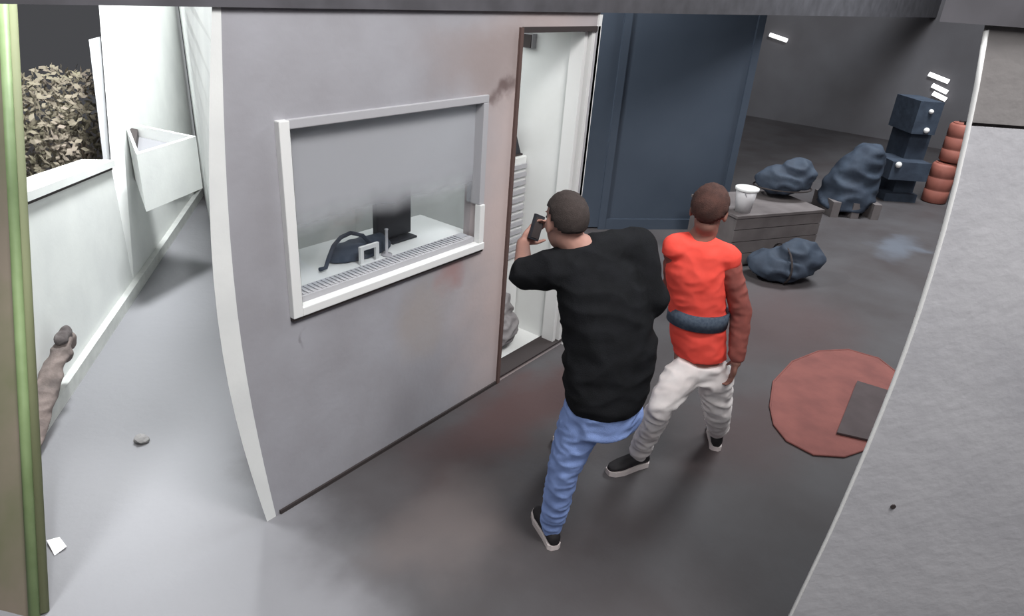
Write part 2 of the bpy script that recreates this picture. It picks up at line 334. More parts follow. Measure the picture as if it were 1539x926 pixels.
# ------------------------------------------------------------------ doorway
door = empty('door_1', (dl, YW, 0)); struct(door)
sub('jamb', boxes(((dl - 0.012, YW - 0.015, 0.0), (dl + 0.014, YW + T, dz1 + 0.01))), mat('dark_brown_edge', srgb(92, 74, 70), 0.7), door, 'thin dark brown jamb')
sub('jamb_lining', boxes(((dl + 0.014, YW + 0.03, dz0), (dl + 0.035, YW + T, dz1 - 0.01))), M_trim, door)
sub('door_head', boxes(((dl + 0.014, YW - 0.012, dz1 - 0.018), (dr, YW + T, dz1 + 0.012))), M_dark, door, 'dark strip over the doorway')
sub('threshold', boxes(((dl + 0.014, YW - 0.01, dz0 - 0.012), (dr, YW + T + 0.02, dz0))), M_dark, door, 'dark metal threshold')
sub('jamb', boxes(((dr - 0.09, YW + 0.02, dz0), (dr - 0.055, YW + T, dz1 - 0.018))), M_trim, door, 'white jamb on the hinge side')
sub('jamb_strip', boxes(((dr - 0.055, YW + 0.05, dz0), (dr - 0.035, YW + T, dz1 - 0.018))), M_dark, door)
sub('jamb', boxes(((dr - 0.035, YW + 0.0, dz0), (dr, YW + T, dz1 - 0.018))), M_trim, door, 'white jamb on the hinge side')
sub('jamb_strip', boxes(((dr, YW - 0.014, dz0), (dr + 0.03, YW - 0.001, dz1 + 0.012))), M_gtrim, door)
sub('corner_bead', boxes(((XR - 0.03, YW - 0.014, 0.0), (XR + 0.006, YW - 0.001, ZT - 0.01))), M_trim, door)

# ------------------------------------------------------------------ things inside the booth
ct = empty('counter', (wl + 0.1, YW + 0.14, 0)); tag(ct, 'pale grey counter inside the booth under the window', 'counter')
sub('counter_top', boxes(((wl + 0.12, YW + T + 0.003, wz0 - 0.02), (wr + 0.1, YW + 0.58, wz0 + 0.02)), bev=0.006), M_inner, ct)
sub('front_panel', boxes(((wl + 0.45, YW + 0.5, 0.031), (wr + 0.08, YW + 0.53, wz0 - 0.02))), M_inner, ct)
for sx_ in (wl + 0.5, wr + 0.05): sub('leg', boxes(((sx_, YW + 0.18, 0.031), (sx_ + 0.04, YW + 0.22, wz0 - 0.02))), M_gtrim, ct)
CT = wz0 + 0.0205
def oni(x, y, d=0.26): return on_y(x, y, YW + d)
# navy bag with loop handle
p0, p1 = oni(505, 405), oni(592, 395)
bag = empty('bag', (0.5 * (p0.x + p1.x), YW + 0.3, CT + 0.005)); tag(bag, 'dark navy bag with a curved loop strap behind the booth window', 'bag')
bx = [oni(505, 440).x, oni(592, 400).x]
bm = bmesh.new(); rg = []
tz = oni(545, 366).z - CT
for k in range(8):
    t = k / 7; w = 0.5 * (bx[1] - bx[0]) * (1 - 0.22 * t * t); dpt = 0.075 * (1 - 0.35 * t * t)
    rg.append((Vector((0, 0, t * tz)), w, dpt, Vector((1, 0, 0)), Vector((0, 1, 0))))
loft(bm, rg); fused('bag_body', bm, M_bluecloth, bag, 0.008, 4, 0.004, 14)
bm = bmesh.new(); pts = [oni(x, y, 0.24) - bag.location for x, y in ((482, 432), (490, 410), (494, 388), (501, 370), (512, 357), (527, 350), (545, 354), (556, 366))]
for q in pts: q.z = max(q.z, 0.014)
tube(bm, pts, 0.011, 10); link_mesh('strap', bm, M_bluecloth, bag, True)
# white stand, white post, black screen
p = oni(558, 400, 0.17); st = empty('card_stand', (p.x, YW + 0.185, CT)); tag(st, 'small white upright frame stand in front of the navy bag', 'stand')
w2 = 0.5 * abs(oni(569, 400, 0.17).x - oni(546, 400, 0.17).x); h2 = max(0.1, oni(556, 374, 0.17).z - CT)
for s in (-1, 1): link_mesh('upright', boxes(((s * w2 - 0.011, -0.008, 0), (s * w2 + 0.011, 0.008, h2))), M_trim, st)
link_mesh('crossbar', boxes(((-w2 + 0.011, -0.008, h2 - 0.022), (w2 - 0.011, 0.008, h2))), M_trim, st)
link_mesh('foot', boxes(((-w2 - 0.02, -0.03, 0), (w2 + 0.02, -0.0085, 0.008))), M_trim, st)
p = oni(583, 380, 0.19); po = empty('slim_post', (p.x, YW + 0.2, CT)); tag(po, 'thin pale upright post beside the white frame stand', 'post')
hh = max(0.15, oni(583, 345, 0.19).z - CT)
bm = bmesh.new(); lathe(bm, [(0.03, 0), (0.03, 0.008), (0.008, 0.012), (0.008, hh - 0.01), (0.011, hh)], 16); link_mesh('post_rod', bm, M_gtrim, po, True)
p = oni(612, 385, 0.3); mo = empty('monitor', (p.x, YW + 0.36, CT)); tag(mo, 'black screen on the counter behind the frosted glass', 'monitor')
link_mesh('screen', boxes(((-0.19, -0.02, 0.02), (0.07, 0.02, 0.33)), bev=0.008), M_plastic, mo)
link_mesh('stem', boxes(((-0.08, -0.012, 0.011), (-0.03, 0.012, 0.021))), M_plastic, mo)
link_mesh('base', boxes(((-0.12, -0.07, 0), (0.07, 0.07, 0.012)), bev=0.004), M_plastic, mo)
# behind the doorway: white louvred unit with a dark hood on it, a grey sack on the floor, a dark wall box
q = on_y(781, 235, YW + 0.42)
lu = empty('louvred_cabinet', (q.x, YW + 0.5, 0.031)); tag(lu, 'tall white cabinet with slatted front just inside the doorway', 'cabinet')
lh = q.z - 0.031
link_mesh('cabinet_body', boxes(((-0.14, -0.1, 0), (XR - 0.108 - q.x, 0.2, lh)), bev=0.006), M_inner, lu)
for k in range(12):
    zz = lh - 0.06 - k * 0.06
    link_mesh('slat', boxes(((-0.125, -0.116, zz - 0.018), (XR - 0.12 - q.x, -0.101, zz + 0.012))), M_gtrim, lu)
q2 = lu.location
ho = empty('dark_hood', (q2.x, q2.y + 0.02, lh + 0.0315)); tag(ho, 'dark tapering case standing on top of the white slatted cabinet', 'case')
bm = bmesh.new(); hz = on_y(772, 172, YW + 0.42).z - lh - 0.03
prism(bm, [Vector((-0.12, -0.08, 0)), Vector((XR - 0.125 - q.x, -0.08, 0)), Vector((-0.04, -0.08, hz * 0.6)), Vector((-0.1, -0.08, hz)), Vector((-0.12, -0.08, hz))], Vector((0, 0.18, 0))); link_mesh('case_body', bm, M_plastic, ho)
link_mesh('case_rim', boxes(((-0.125, -0.09, 0.0), (XR - 0.12 - q.x, 0.105, 0.012))), M_dark, ho)
g0 = ground(800, 505, 0.03); sk = empty('grey_sack', (min(g0.x, 3.49), max(g0.y, YW + T + 0.19), 0.036)); tag(sk, 'crumpled grey cloth sack on the booth floor inside the doorway', 'sack')
bm = bmesh.new(); ellipsoid(bm, (0, 0, 0.15), (0.2, 0.15, 0.15)); ellipsoid(bm, (0.03, 0.02, 0.3), (0.14, 0.11, 0.12)); ellipsoid(bm, (-0.06, 0, 0.1), (0.17, 0.13, 0.1)); fused('sack_body', bm, M_grey, sk, 0.012, 4, 0.014, 8)
bm = bmesh.new(); tube(bm, [(0.04, 0.02, 0.39), (0.05, 0.02, 0.43), (0.07, 0.03, 0.47)], [0.03, 0.022, 0.045], 10); link_mesh('tied_neck', bm, M_grey, sk, True)
q = on_x(796, 62, XR - 0.11)
wb = empty('wall_box', (XR - 0.1, q.y, q.z)); tag(wb, 'small dark grey box high on the white wall inside the doorway', 'box')
link_mesh('box_body', boxes(((-0.05, -0.05, -0.04), (-0.001, 0.05, 0.05)), bev=0.004), M_gtrim, wb); link_mesh('box_lid', boxes(((-0.058, -0.045, -0.035), (-0.0505, 0.045, 0.045))), M_dark, wb)

# ------------------------------------------------------------------ alley wall, end wall, hatch, kerb
ad_ = (a1 - a0); ad_.z = 0; adn = ad_.normalized(); an = Vector((-adn.y, adn.x, 0))     # away from the alley
def ona(x, y): return on_plane(x, y, a0, an)
k0_, k1_ = ona(30, 290), ona(165, 240)
def wz(p): t = (p - k0_).dot(adn) / (k1_ - k0_).dot(adn); return k0_.z + (k1_.z - k0_.z) * t     # the wall's top falls towards its far end
e0 = Vector((k1_.x, k1_.y, 0)); s0 = Vector((k0_.x, k0_.y, 0)) - adn * 0.75
def up(p, z): return Vector((p.x, p.y, z))
def long_block(d0, d1, lo, hi):
    """block along the alley wall from depth d0 to d1 behind its face; lo, hi measured from the sloping top, None = ground"""
    bm = bmesh.new(); v = []
    for p in (s0, e0):
        for d in (d0, d1):
            for z in (lo, hi): v.append(bm.verts.new(up(p + an * d, 0.0 if z is None else wz(p) + z)))
    for q in ((0, 1, 3, 2), (4, 6, 7, 5), (0, 4, 5, 1), (2, 3, 7, 6), (0, 2, 6, 4), (1, 5, 7, 3)): bm.faces.new([v[i] for i in q])
    return bm
struct(link_mesh('wall_alley', long_block(0, 0.16, None, -0.075), M_white))
struct(link_mesh('trim_coping', long_block(-0.03, 0.19, -0.05, 0.0), M_white))
struct(link_mesh('trim_coping_strip', long_block(-0.008, 0.165, -0.0745, -0.0505), M_dark))  # dark strip just below the coping
bm = bmesh.new(); prism(bm, [s0 - an * 0.05, c1 - adn * 0.25 - an * 0.05, c1 - adn * 0.25 - an * 0.001, s0 - an * 0.001], Vector((0, 0, 0.09)))
struct(link_mesh('trim_alley_kerb', bm, M_kerb))
f0, f1 = e0 + adn * 0.002, c1 - adn * 0.02
f0.z = f1.z = 0
# tall end wall with its left edge leaning with the picture of the photograph's wall
bm = bmesh.new(); prism(bm, [f0, f1, up(f1, 2.6), up(f0, 2.6)], an * 0.1)
tl = on_plane(160, 10, a0 + an * 0.1, an)
for v in bm.verts:
    if (Vector((v.co.x, v.co.y, 0)) - f0).dot(adn) < 0.2 and v.co.z > 2: v.co += adn * ((tl - f0).dot(adn))
struct(link_mesh('wall_end', bm, M_white))
d0, d1 = on_plane(140, 60, a0 + an * 0.12, an), on_plane(170, 60, a0 + an * 0.12, an); d2 = on_plane(146, 238, a0 + an * 0.12, an); zt = d0.z
bm = bmesh.new(); prism(bm, [up(d2, 0), up(d1, 0), up(d1, zt), up(d0, zt)], an * 0.03)
struct(link_mesh('wall_pier', bm, M_pier))
# open topped white hopper at the alley's end
RZ = 1.2
A_, B_, C_ = ground(186, 183, RZ), ground(297, 204, RZ), ground(205, 232, RZ)
B_ = B_ - (B_ - C_) * 0.03
hb = empty('corner_bin', (C_.x, C_.y, 0.78)); tag(hb, 'open topped white bin fixed in the alley corner beside the booth', 'bin')
def rel(p, z): return Vector((p.x - C_.x, p.y - C_.y, z - 0.78))
bm = bmesh.new(); bot = ground(205, 315, 0.0)
zb = 0.78
cen = (A_ + B_ + C_) / 3
ins = [p + (cen - p) * 0.13 for p in (A_, B_, C_)]
outs = (A_, B_, C_)
V = {}
for nm, ps, z in (('ot', outs, RZ), ('ob', outs, zb), ('it', ins, RZ), ('ib', ins, zb + 0.03)): V[nm] = [bm.verts.new(rel(p, z)) for p in ps]
for i in range(3):
    j = (i + 1) % 3
    bm.faces.new((V['ob'][i], V['ob'][j], V['ot'][j], V['ot'][i])); bm.faces.new((V['ot'][i], V['ot'][j], V['it'][j], V['it'][i])); bm.faces.new((V['it'][i], V['it'][j], V['ib'][j], V['ib'][i]))
bm.faces.new(V['ob'][::-1]); bm.faces.new(V['ib'])
link_mesh('bin_body', bm, M_white, hb)
bm = bmesh.new(); prism(bm, [rel(p + (cen - p) * 0.15, RZ - 0.10) for p in outs], Vector((0, 0, 0.01))); link_mesh('bin_liner', bm, mat('grey_liner', srgb(128, 128, 132), 0.8), hb, )['label'] = 'grey inner liner'
bm = bmesh.new(); la = A_ + (cen - A_) * 0.16; pr = [la, la + (B_ - A_) * 0.13, la + (C_ - A_) * 0.55]
prism(bm, [rel(p, RZ - 0.088) for p in pr], Vector((0, 0, 0.06))); link_mesh('liner_flap', bm, M_dark, hb)['label'] = 'dark flap at the liner end'
lt = on_plane(265, 286, a0 - an * 0.02, an); l2 = on_plane(302, 279, a0 - an * 0.02, an)
for nm, (xa, ya, xb_, yb_), lab in (('bolt_bar', (249, 287, 281, 283), 'short dark bolt on the white wall below the corner bin'), ('bolt_bar', (290, 283, 303, 276), 'dark hooked latch at the top end of the alley kerb')):
    pa, pb = on_plane(xa, ya, a0 - an * 0.016, an), on_plane(xb_, yb_, a0 - an * 0.016, an)
    e = empty('wall_bolt', pa); tag(e, lab, 'bolt')
    bm = bmesh.new(); bar(bm, (0, 0, 0), pb - pa, 0.03, 0.03); link_mesh('bolt_bar', bm, M_dark, e)
    bm = bmesh.new(); bar(bm, (pb - pa) * 0.35 + Vector((0, 0, -0.03)), (pb - pa) * 0.35 + Vector((0, 0, 0.03)), 0.04, 0.04, Vector((1, 0, 0))); link_mesh('bolt_clip', bm, M_dark, e)

# ------------------------------------------------------------------ shrub behind the alley wall
q = ona(112, 205); sb = EYE + (q - EYE) * (1 + 1.6 / q.xy.length); shz = sb.z; sb.z = 0
sh = empty('shrub', sb); tag(sh, 'brown and olive shrub behind the low white alley wall', 'shrub')
bm = bmesh.new()
for k in range(7):
    a = k * 0.9; tube(bm, [(0, 0, 0), (0.1 * math.cos(a), 0.1 * math.sin(a), shz * 0.5), (0.28 * math.cos(a), 0.28 * math.sin(a), shz)], [0.02, 0.014, 0.006], 6)
link_mesh('stem', bm, M_bark, sh)
bm = bmesh.new()
for k in range(4200):
    while True:
        v = Vector((random.uniform(-1, 1), random.uniform(-1, 1), random.uniform(-1, 1)))
        if v.length < 1: break
    c = Vector((v.x * 0.62, v.y * 0.62, shz - 0.08 + v.z * 0.66))
    if (c + sb - a0).dot(an) < 0.36: continue
    u = Vector((random.gauss(0, 1), random.gauss(0, 1), random.gauss(0, 1))).normalized(); w_ = u.orthogonal().normalized()
    s = random.uniform(0.022, 0.042); vs = [bm.verts.new(c + q) for q in (-u * s, w_ * s * 0.5, u * s, -w_ * s * 0.5)]; bm.faces.new(vs)
o = link_mesh('foliage', bm, M_leaf, sh); o['kind'] = 'stuff'

# ------------------------------------------------------------------ gate with a green edge post, sack and litter by it
gb, gt = ground(52, 930), at(4, -10, 3.1)
gate = empty('gate', gb); tag(gate, 'olive brown gate leaf with a light green edge post at the alley mouth', 'gate')
gd = gt - gb; lft = RM @ Vector((-1, 0.04, 0.25)); lft.z = 0; lft.normalize()
bm = bmesh.new(); tube(bm, [(0, 0, 0), gd * 0.33, gd * 0.66, gd], 0.021, 14); link_mesh('edge_post', bm, M_green, gate, True)['label'] = 'light green rounded edge post'
bk = (RM @ Vector((0, 0, 1))); bk.z = 0; bk.normalize()
bm = bmesh.new(); prism(bm, [lft * 0.02, gd + lft * 0.02, gd + lft * 0.9, lft * 0.9], bk * 0.03); link_mesh('gate_panel', bm, M_gate, gate)
bm = bmesh.new(); tube(bm, [bk * 0.035 + lft * -0.015, gd + bk * 0.035 + lft * -0.015], 0.022, 10); link_mesh('edge_seal', bm, mat('dull_green_seal', srgb(108, 112, 84), 0.8), gate, True)['label'] = 'dull olive seal along the post'
sp = ground(30, 700); s_ = empty('sack', sp); tag(s_, 'slumped brown grey sack against the white wall behind the green post', 'sack')
stp = ona(70, 515) - an * 0.09 - sp
bm = bmesh.new(); loft(bm, [(stp * t + Z_ * 0.01, hw_, hd_, adn, an) for Z_ in (Vector((0, 0, 1)),) for t, hw_, hd_ in ((0.0, 0.07, 0.05), (0.15, 0.10, 0.075), (0.45, 0.095, 0.07), (0.75, 0.085, 0.06), (0.95, 0.078, 0.045), (1.05, 0.05, 0.03))])
ellipsoid(bm, stp + adn * 0.055 + Vector((0, 0, -0.02)), (0.05, 0.04, 0.06)); ellipsoid(bm, stp - adn * 0.05 + Vector((0, 0, -0.06)), (0.06, 0.045, 0.05))
fused('sack_body', bm, M_sack, s_, 0.009, 4, 0.006, 9)
bm = bmesh.new(); ellipsoid(bm, stp + Vector((0, 0, 0.03)), (0.085, 0.042, 0.028), (adn, an, Vector((0, 0, 1)))); ellipsoid(bm, stp + adn * 0.06 + Vector((0, 0, 0.035)), (0.035, 0.03, 0.04)); fused('sack_mouth', bm, M_sackm, s_, 0.008, 3, 0.005, 12)['label'] = 'darker gathered mouth'
p = ground(86, 822); e = link_mesh('paper_scrap', prism(bmesh.new(), [Vector((-0.03, -0.05, 0.001)), Vector((0.025, -0.045, 0.012)), Vector((0.03, 0.05, 0.003)), Vector((-0.02, 0.055, 0.015))], Vector((0, 0, 0.003))), M_paper); e.location = p; tag(e, 'white scrap of paper on the ground by the green gate post', 'paper')
p = ground(214, 664); bm = bmesh.new(); bmesh.ops.create_icosphere(bm, subdivisions=2, radius=0.04); 
for v in bm.verts: v.co *= 1 + 0.35 * noise.noise(v.co * 30); v.co.z *= 0.6
e = link_mesh('stone', bm, M_stone); e.location = p + Vector((0, 0, 0.02)); tag(e, 'small grey stone on the pale alley floor', 'stone')

# ------------------------------------------------------------------ pale pillar
pe = ground(1176, 926) * 0.80; pe.z = 0
pdir = Vector((math.cos(math.radians(-52)), math.sin(math.radians(-52)), 0)); pn = Vector((-pdir.y, pdir.x, 0))
prof = [on_plane(x, y, pe, pn) for x, y in ((1480, 38), (1463, 140), (1440, 250), (1417, 340), (1388, 440), (1350, 550), (1304, 665), (1250, 790), (1185, 926))]
zc = on_plane(1467, 187, pe, pn).z
def prof_at(z):
    for a, b in zip(prof, prof[1:]):
        if b.z <= z <= a.z: return a.lerp(b, (a.z - z) / (a.z - b.z))
    if z > prof[0].z: return prof[0]
    v = prof[-1] + (prof[-1] - prof[-2]) * ((prof[-1].z - z) / (prof[-2].z - prof[-1].z)) * 0.6; v.z = z; return v
base = prof_at(0.0)
pil = empty('pillar', (base.x, base.y, 0)); struct(pil, 'pale grey plastered pillar with flared foot at the hall entrance', 'pillar')
def slab(z0, z1, off, n=10):
    e_ = [prof_at(z0 + (z1 - z0) * i / n) + Vector((0, 0, 0)) for i in range(n + 1)]
    for i, v in enumerate(e_): v.z = z0 + (z1 - z0) * i / n
    far = pe + pdir * 1.5
    return prism(bmesh.new(), [v - pil.location + pn * off for v in e_] + [Vector((far.x, far.y, z1)) - pil.location + pn * off, Vector((far.x, far.y, z0)) - pil.location + pn * off], Vector((math.cos(math.radians(-9)), math.sin(math.radians(-9)), 0)) * 0.35)
link_mesh('pillar_shaft', slab(0, zc - 0.005, 0, 24), M_pillar, pil)
link_mesh('pillar_joint', slab(zc - 0.005, zc + 0.004, 0.012, 1), M_dark, pil)['label'] = 'dark cracked joint'
link_mesh('pillar_head', slab(zc + 0.004, prof[0].z, 0.0), M_pillar_up, pil)['label'] = 'browner upper block'
ed = bmesh.new(); ez = [0.02 + (prof[0].z - 0.03) * i / 20 for i in range(21)]
pts = []
for z in ez:
    v = prof_at(z).copy(); v.z = z; pts.append(v - pil.location + pdir * 0.004 - pn * 0.002)
tube(ed, pts, 0.006, 8); link_mesh('edge_bead', ed, M_trim, pil, True)['label'] = 'pale rounded edge bead'
far = pe + pdir * 1.5
bm = bmesh.new(); a = prof[0] - pil.location - pdir * 0.12 - pn * 0.02; a.z = prof[0].z + 0.001
b = far - pil.location - pn * 0.02; b.z = a.z
vd = Vector((math.cos(math.radians(-9)), math.sin(math.radians(-9)), 0)) * 0.4; prism(bm, [a, b, b + vd, a + vd], Vector((0, 0, 0.5))); link_mesh('pillar_cap', bm, M_beam, pil)['label'] = 'dark beam end on top'
q = on_plane(1342, 761, pe, pn); bm = bmesh.new(); tube(bm, [q - pil.location - pn * 0.004, q - pil.location + pn * 0.001], 0.0085, 12); link_mesh('screw', bm, M_dark, pil)['label'] = 'dark screw head'

# ------------------------------------------------------------------ hall behind
struct(link_mesh('wall_far', boxes(((16.0, -7, 0), (16.25, 11, 4.2))), M_far))
cl, cr = ground(896, 345), ground(1085, 345)
co = empty('steel_container', (cl.x, cl.y, 0)); tag(co, 'dark navy steel container behind the two people', 'container')
cd = cr - cl; L_ = cd.length; cdn = cd.normalized(); cn = Vector((-cdn.y, cdn.x, 0))
if cn.x < 0: cn = -cn
def cpt(s, d, z): v = cdn * s + cn * d; v.z = z; return v
def cbox(s0_, s1_, d0_, d1_, z0, z1): return prism(bmesh.new(), [cpt(s0_, d0_, z0), cpt(s1_, d0_, z0), cpt(s1_, d1_, z0), cpt(s0_, d1_, z0)], Vector((0, 0, z1 - z0)))
link_mesh('container_body', cbox(-0.6, L_ - 0.005, 0.03, 1.6, 0.02, 2.5), M_navy, co)
for s1 in (0.02, L_ - 0.08): link_mesh('corner_post', cbox(s1, s1 + 0.08, 0.0, 0.03, 0.0, 2.55), M_navy, co)
link_mesh('bottom_rail', cbox(0.1, L_ - 0.08, 0.005, 0.03, 0.0, 0.12), M_navy, co)
link_mesh('top_rail', cbox(0.1, L_ - 0.08, 0.005, 0.03, 2.42, 2.55), M_navy, co)
# tubes of light on the far wall
for k, (xa, ya, xb_, yb_) in enumerate(((1157, 52, 1183, 61), (1396, 111, 1426, 123), (1401, 128, 1424, 139), (1402, 140, 1422, 150))):
    pa, pb = on_x(xa, ya, 15.93), on_x(xb_, yb_, 15.93)
    e = empty('tube_lamp', (15.93, pa.y, pa.z))
    tag(e, ('lit tube lamp alone on the far wall above the navy container', 'topmost of the three lit tube lamps near the pale pillar', 'middle of the three lit tube lamps near the pale pillar', 'lowest of the three lit tube lamps near the pale pillar')[k], 'lamp', 'lit tubes on the far hall wall')
    bm = bmesh.new(); tube(bm, [(0, 0, 0), pb - pa], 0.042, 10); link_mesh('tube', bm, M_lampw, e, True)
    bm = bmesh.new(); bar(bm, Vector((0.055, 0, 0)), pb - pa + Vector((0.055, 0, 0)), 0.03, 0.05); link_mesh('batten', bm, M_gtrim, e)
# bench block with bucket, tarp and pole
ch = 0.55
k0 = ground(1107, 324, ch); k1 = ground(1236, 314, ch); k0.z = k1.z = 0
bn = empty('crate', (k0 + k1) / 2)
bd = (k1 - k0); bl = bd.length; bn.rotation_euler.z = math.atan2(bd.y, bd.x)
tag(bn, 'long brown grey crate at the back of the hall carrying the bucket', 'crate')
for k in range(4):
    z0 = 0.02 + k * (ch - 0.04) / 4; link_mesh('board', boxes(((-bl / 2, -0.02, z0 + 0.004), (bl / 2, 0.0, z0 + (ch - 0.04) / 4 - 0.004))), M_brown, bn)
link_mesh('crate_body', boxes(((-bl / 2 + 0.01, 0.0, 0.0), (bl / 2 - 0.01, 0.7, ch - 0.03))), M_brown, bn)
link_mesh('lid', boxes(((-bl / 2 - 0.01, -0.03, ch - 0.03), (bl / 2 + 0.01, 0.72, ch)), bev=0.004), M_brown, bn)
CR = Matrix.Translation(bn.location) @ Matrix.Rotation(bn.rotation_euler.z, 4, 'Z')
def on_crate(x, y):                                   # keep a thing inside the lid
    g = CR.inverted() @ ground(x, y, ch); g.x = max(-bl / 2 + 0.1, min(bl / 2 - 0.1, g.x)); g.y = max(0.1, min(0.6, g.y)); g.z = ch; return CR @ g
bp = on_crate(1116, 318)
bu = empty('bucket', bp); tag(bu, 'small white plastic bucket on the brown crate behind the person in orange', 'bucket')
bm = bmesh.new(); lathe(bm, [(0.075, 0), (0.105, 0.24), (0.098, 0.24), (0.07, 0.012)], 24); link_mesh('bucket_body', bm, mat('white_bucket', srgb(196, 194, 196), 0.6), bu, True)
bm = bmesh.new(); lathe(bm, [(0.106, 0.215), (0.116, 0.222), (0.116, 0.245), (0.1061, 0.247)], 24); link_mesh('rim', bm, M_trim, bu, True)
bm = bmesh.new(); tube(bm, [(0.11 * math.cos(t), -0.115 * math.sin(t) * 0.25 - 0.02, 0.235 - 0.1 * math.sin(t)) for t in [math.pi * i / 10 for i in range(11)]], 0.004, 6); link_mesh('handle', bm, M_gtrim, bu)
tp = on_crate(1172, 296); ta = empty('tarp_bundle', tp + Vector((0, 0, 0.025))); tag(ta, 'folded dark blue tarp lying on the brown crate', 'tarp')
bm = bmesh.new(); dv = RM @ Vector((1, 0, 0)); dv.z = 0; dv.normalize(); dn = Vector((-dv.y, dv.x, 0))
ellipsoid(bm, (0, 0, 0.16), (0.3, 0.2, 0.15), (dv, dn, (0, 0, 1))); ellipsoid(bm, dv * 0.12 + Vector((0, 0, 0.25)), (0.2, 0.16, 0.14), (dv, dn, (0, 0, 1)))
fused('tarp_folds', bm, M_bluecloth, ta, 0.02, 2, 0.02, 5)
bm = bmesh.new(); tube(bm, [Vector((0, 0, 0.09)) + dv * 0.31 * math.cos(t) + dn * 0.21 * math.sin(t) for t in [2 * math.pi * i / 24 for i in range(25)]], 0.008, 6); link_mesh('cord', bm, M_dark, ta)
# tarp covered heap, machine, drums
hp = ground(1268, 318); h1 = empty('covered_pallet', hp); tag(h1, 'tall dark blue sheeted pallet load standing right of the brown crate', 'pallet')
dpt = (RM.transposed() @ (hp - EYE)).z; sc_ = dpt / FPX
bm = bmesh.new(); rg = []
for t, w_, c_ in ((0.1, 40, -4), (0.4, 38, -2), (0.7, 30, 4), (0.9, 22, 12), (1.0, 12, 14)): rg.append((dv * c_ * sc_ + Vector((0, 0, t * 100 * sc_)), w_ * sc_, 0.32 * (1 - 0.4 * t), dv, dn))
loft(bm, rg); fused('sheet', bm, M_bluecloth, h1, 0.03, 2, 0.03, 3)
bm = bmesh.new()
for s in (-1, 0, 1): bar(bm, dv * 30 * sc_ * s + dn * -0.3, dv * 30 * sc_ * s + dn * 0.3, 0.1, 0.2)
bmesh.ops.translate(bm, verts=bm.verts[:], vec=(0, 0, 0.1)); link_mesh('pallet_runner', bm, M_brown, h1)
mp = ground(1342, 300); m1 = empty('machine', mp); tag(m1, 'dark blue upright machine with small pale lights at the back of the hall', 'machine')
dpt = (RM.transposed() @ (mp - EYE)).z; s2 = dpt / FPX
def mbox(x0, x1, d0_, d1_, z0, z1): return prism(bmesh.new(), [dv * x0 * s2 + dn * d0_ + Vector((0, 0, z0 * s2)), dv * x1 * s2 + dn * d0_ + Vector((0, 0, z0 * s2)), dv * x1 * s2 + dn * d1_ + Vector((0, 0, z0 * s2)), dv * x0 * s2 + dn * d1_ + Vector((0, 0, z0 * s2))], Vector((0, 0, (z1 - z0) * s2)))
link_mesh('column', mbox(-4, 26, 0, 0.5, 0, 100), M_bluecloth, m1); link_mesh('head', mbox(-12, 22, -0.12, 0.5, 100, 145), M_bluecloth, m1)
link_mesh('bed', mbox(-32, 24, -0.25, 0.3, 36, 62), M_bluecloth, m1); link_mesh('plinth', mbox(-20, 28, -0.1, 0.5, 0, 12), M_bluecloth, m1)
M_knob = mat('pale_fitting', srgb(232, 230, 228), 0.4)
for (x_, z_, r_, kd) in ((6, 132, 3.2, -0.13), (8, 106, 4.0, -0.13), (-24, 58, 4.5, -0.26)):
    bm = bmesh.new(); ellipsoid(bm, dv * x_ * s2 + dn * kd + Vector((0, 0, z_ * s2)), (r_ * s2, 0.04, r_ * s2), (dv, dn, (0, 0, 1)), 12, 8); 
    tube(bm, [dv * x_ * s2 + dn * kd + Vector((0, 0, z_ * s2)), dv * x_ * s2 + dn * 0.05 + Vector((0, 0, z_ * s2))], 0.015, 6); link_mesh('knob', bm, M_knob, m1, True)['label'] = 'pale round fitting'
fb = ground(1307, 296); bm = bmesh.new(); ellipsoid(bm, (0, 0, 0.075), (0.075, 0.075, 0.075)); e = link_mesh('pale_ball', bm, M_knob, None, True); e.location = fb; tag(e, 'small pale round float on the floor before the blue machine', 'ball')
op = ground(1402, 303); dpt = (RM.transposed() @ (op - EYE)).z; s3 = dpt / FPX
def drum(name_loc, r, h, tilt, label):
    e = empty('drum', name_loc); e.rotation_euler = tilt; tag(e, label, 'drum', 'stacked orange drums')
    bm = bmesh.new(); lathe(bm, [(r * 0.86, 0), (r, 0.04 * h), (r, 0.32 * h), (r * 0.95, 0.34 * h), (r, 0.36 * h), (r, 0.64 * h), (r * 0.95, 0.66 * h), (r, 0.68 * h), (r, 0.95 * h), (r * 0.88, h)], 24); link_mesh('drum_body', bm, M_odrum, e, True)
    bm = bmesh.new(); lathe(bm, [(r * 0.8, h), (r * 0.8, h + 0.012)], 24); link_mesh('lid', bm, M_odrum, e)
    bm = bmesh.new(); lathe(bm, [(0.035, h + 0.012), (0.035, h + 0.03)], 12, (r * 0.45, 0, 0)); link_mesh('cap', bm, M_dark, e)
hh1 = 58 * s3
drum(op, 17 * s3, hh1, (0, 0, 0), 'lower of two stacked orange red drums near the pillar')
drum(op + Vector((0, 0, hh1 + 0.032)) + dv * 7 * s3, 18 * s3, 54 * s3, (0, 0, 0.6), 'upper orange red drum set off centre on another drum')
lp = ground(1168, 418); lo_ = empty('blue_bundle', lp); tag(lo_, 'low dark blue bundle on the floor just behind the person in orange', 'bundle')
bm = bmesh.new(); ellipsoid(bm, (0, 0, 0.14), (0.32, 0.24, 0.14), (dv, dn, (0, 0, 1))); ellipsoid(bm, dv * 0.16 + Vector((0, 0, 0.24)), (0.24, 0.18, 0.16), (dv, dn, (0, 0, 1)))
fused('bundle_folds', bm, M_bluecloth, lo_, 0.02, 2, 0.02, 5)
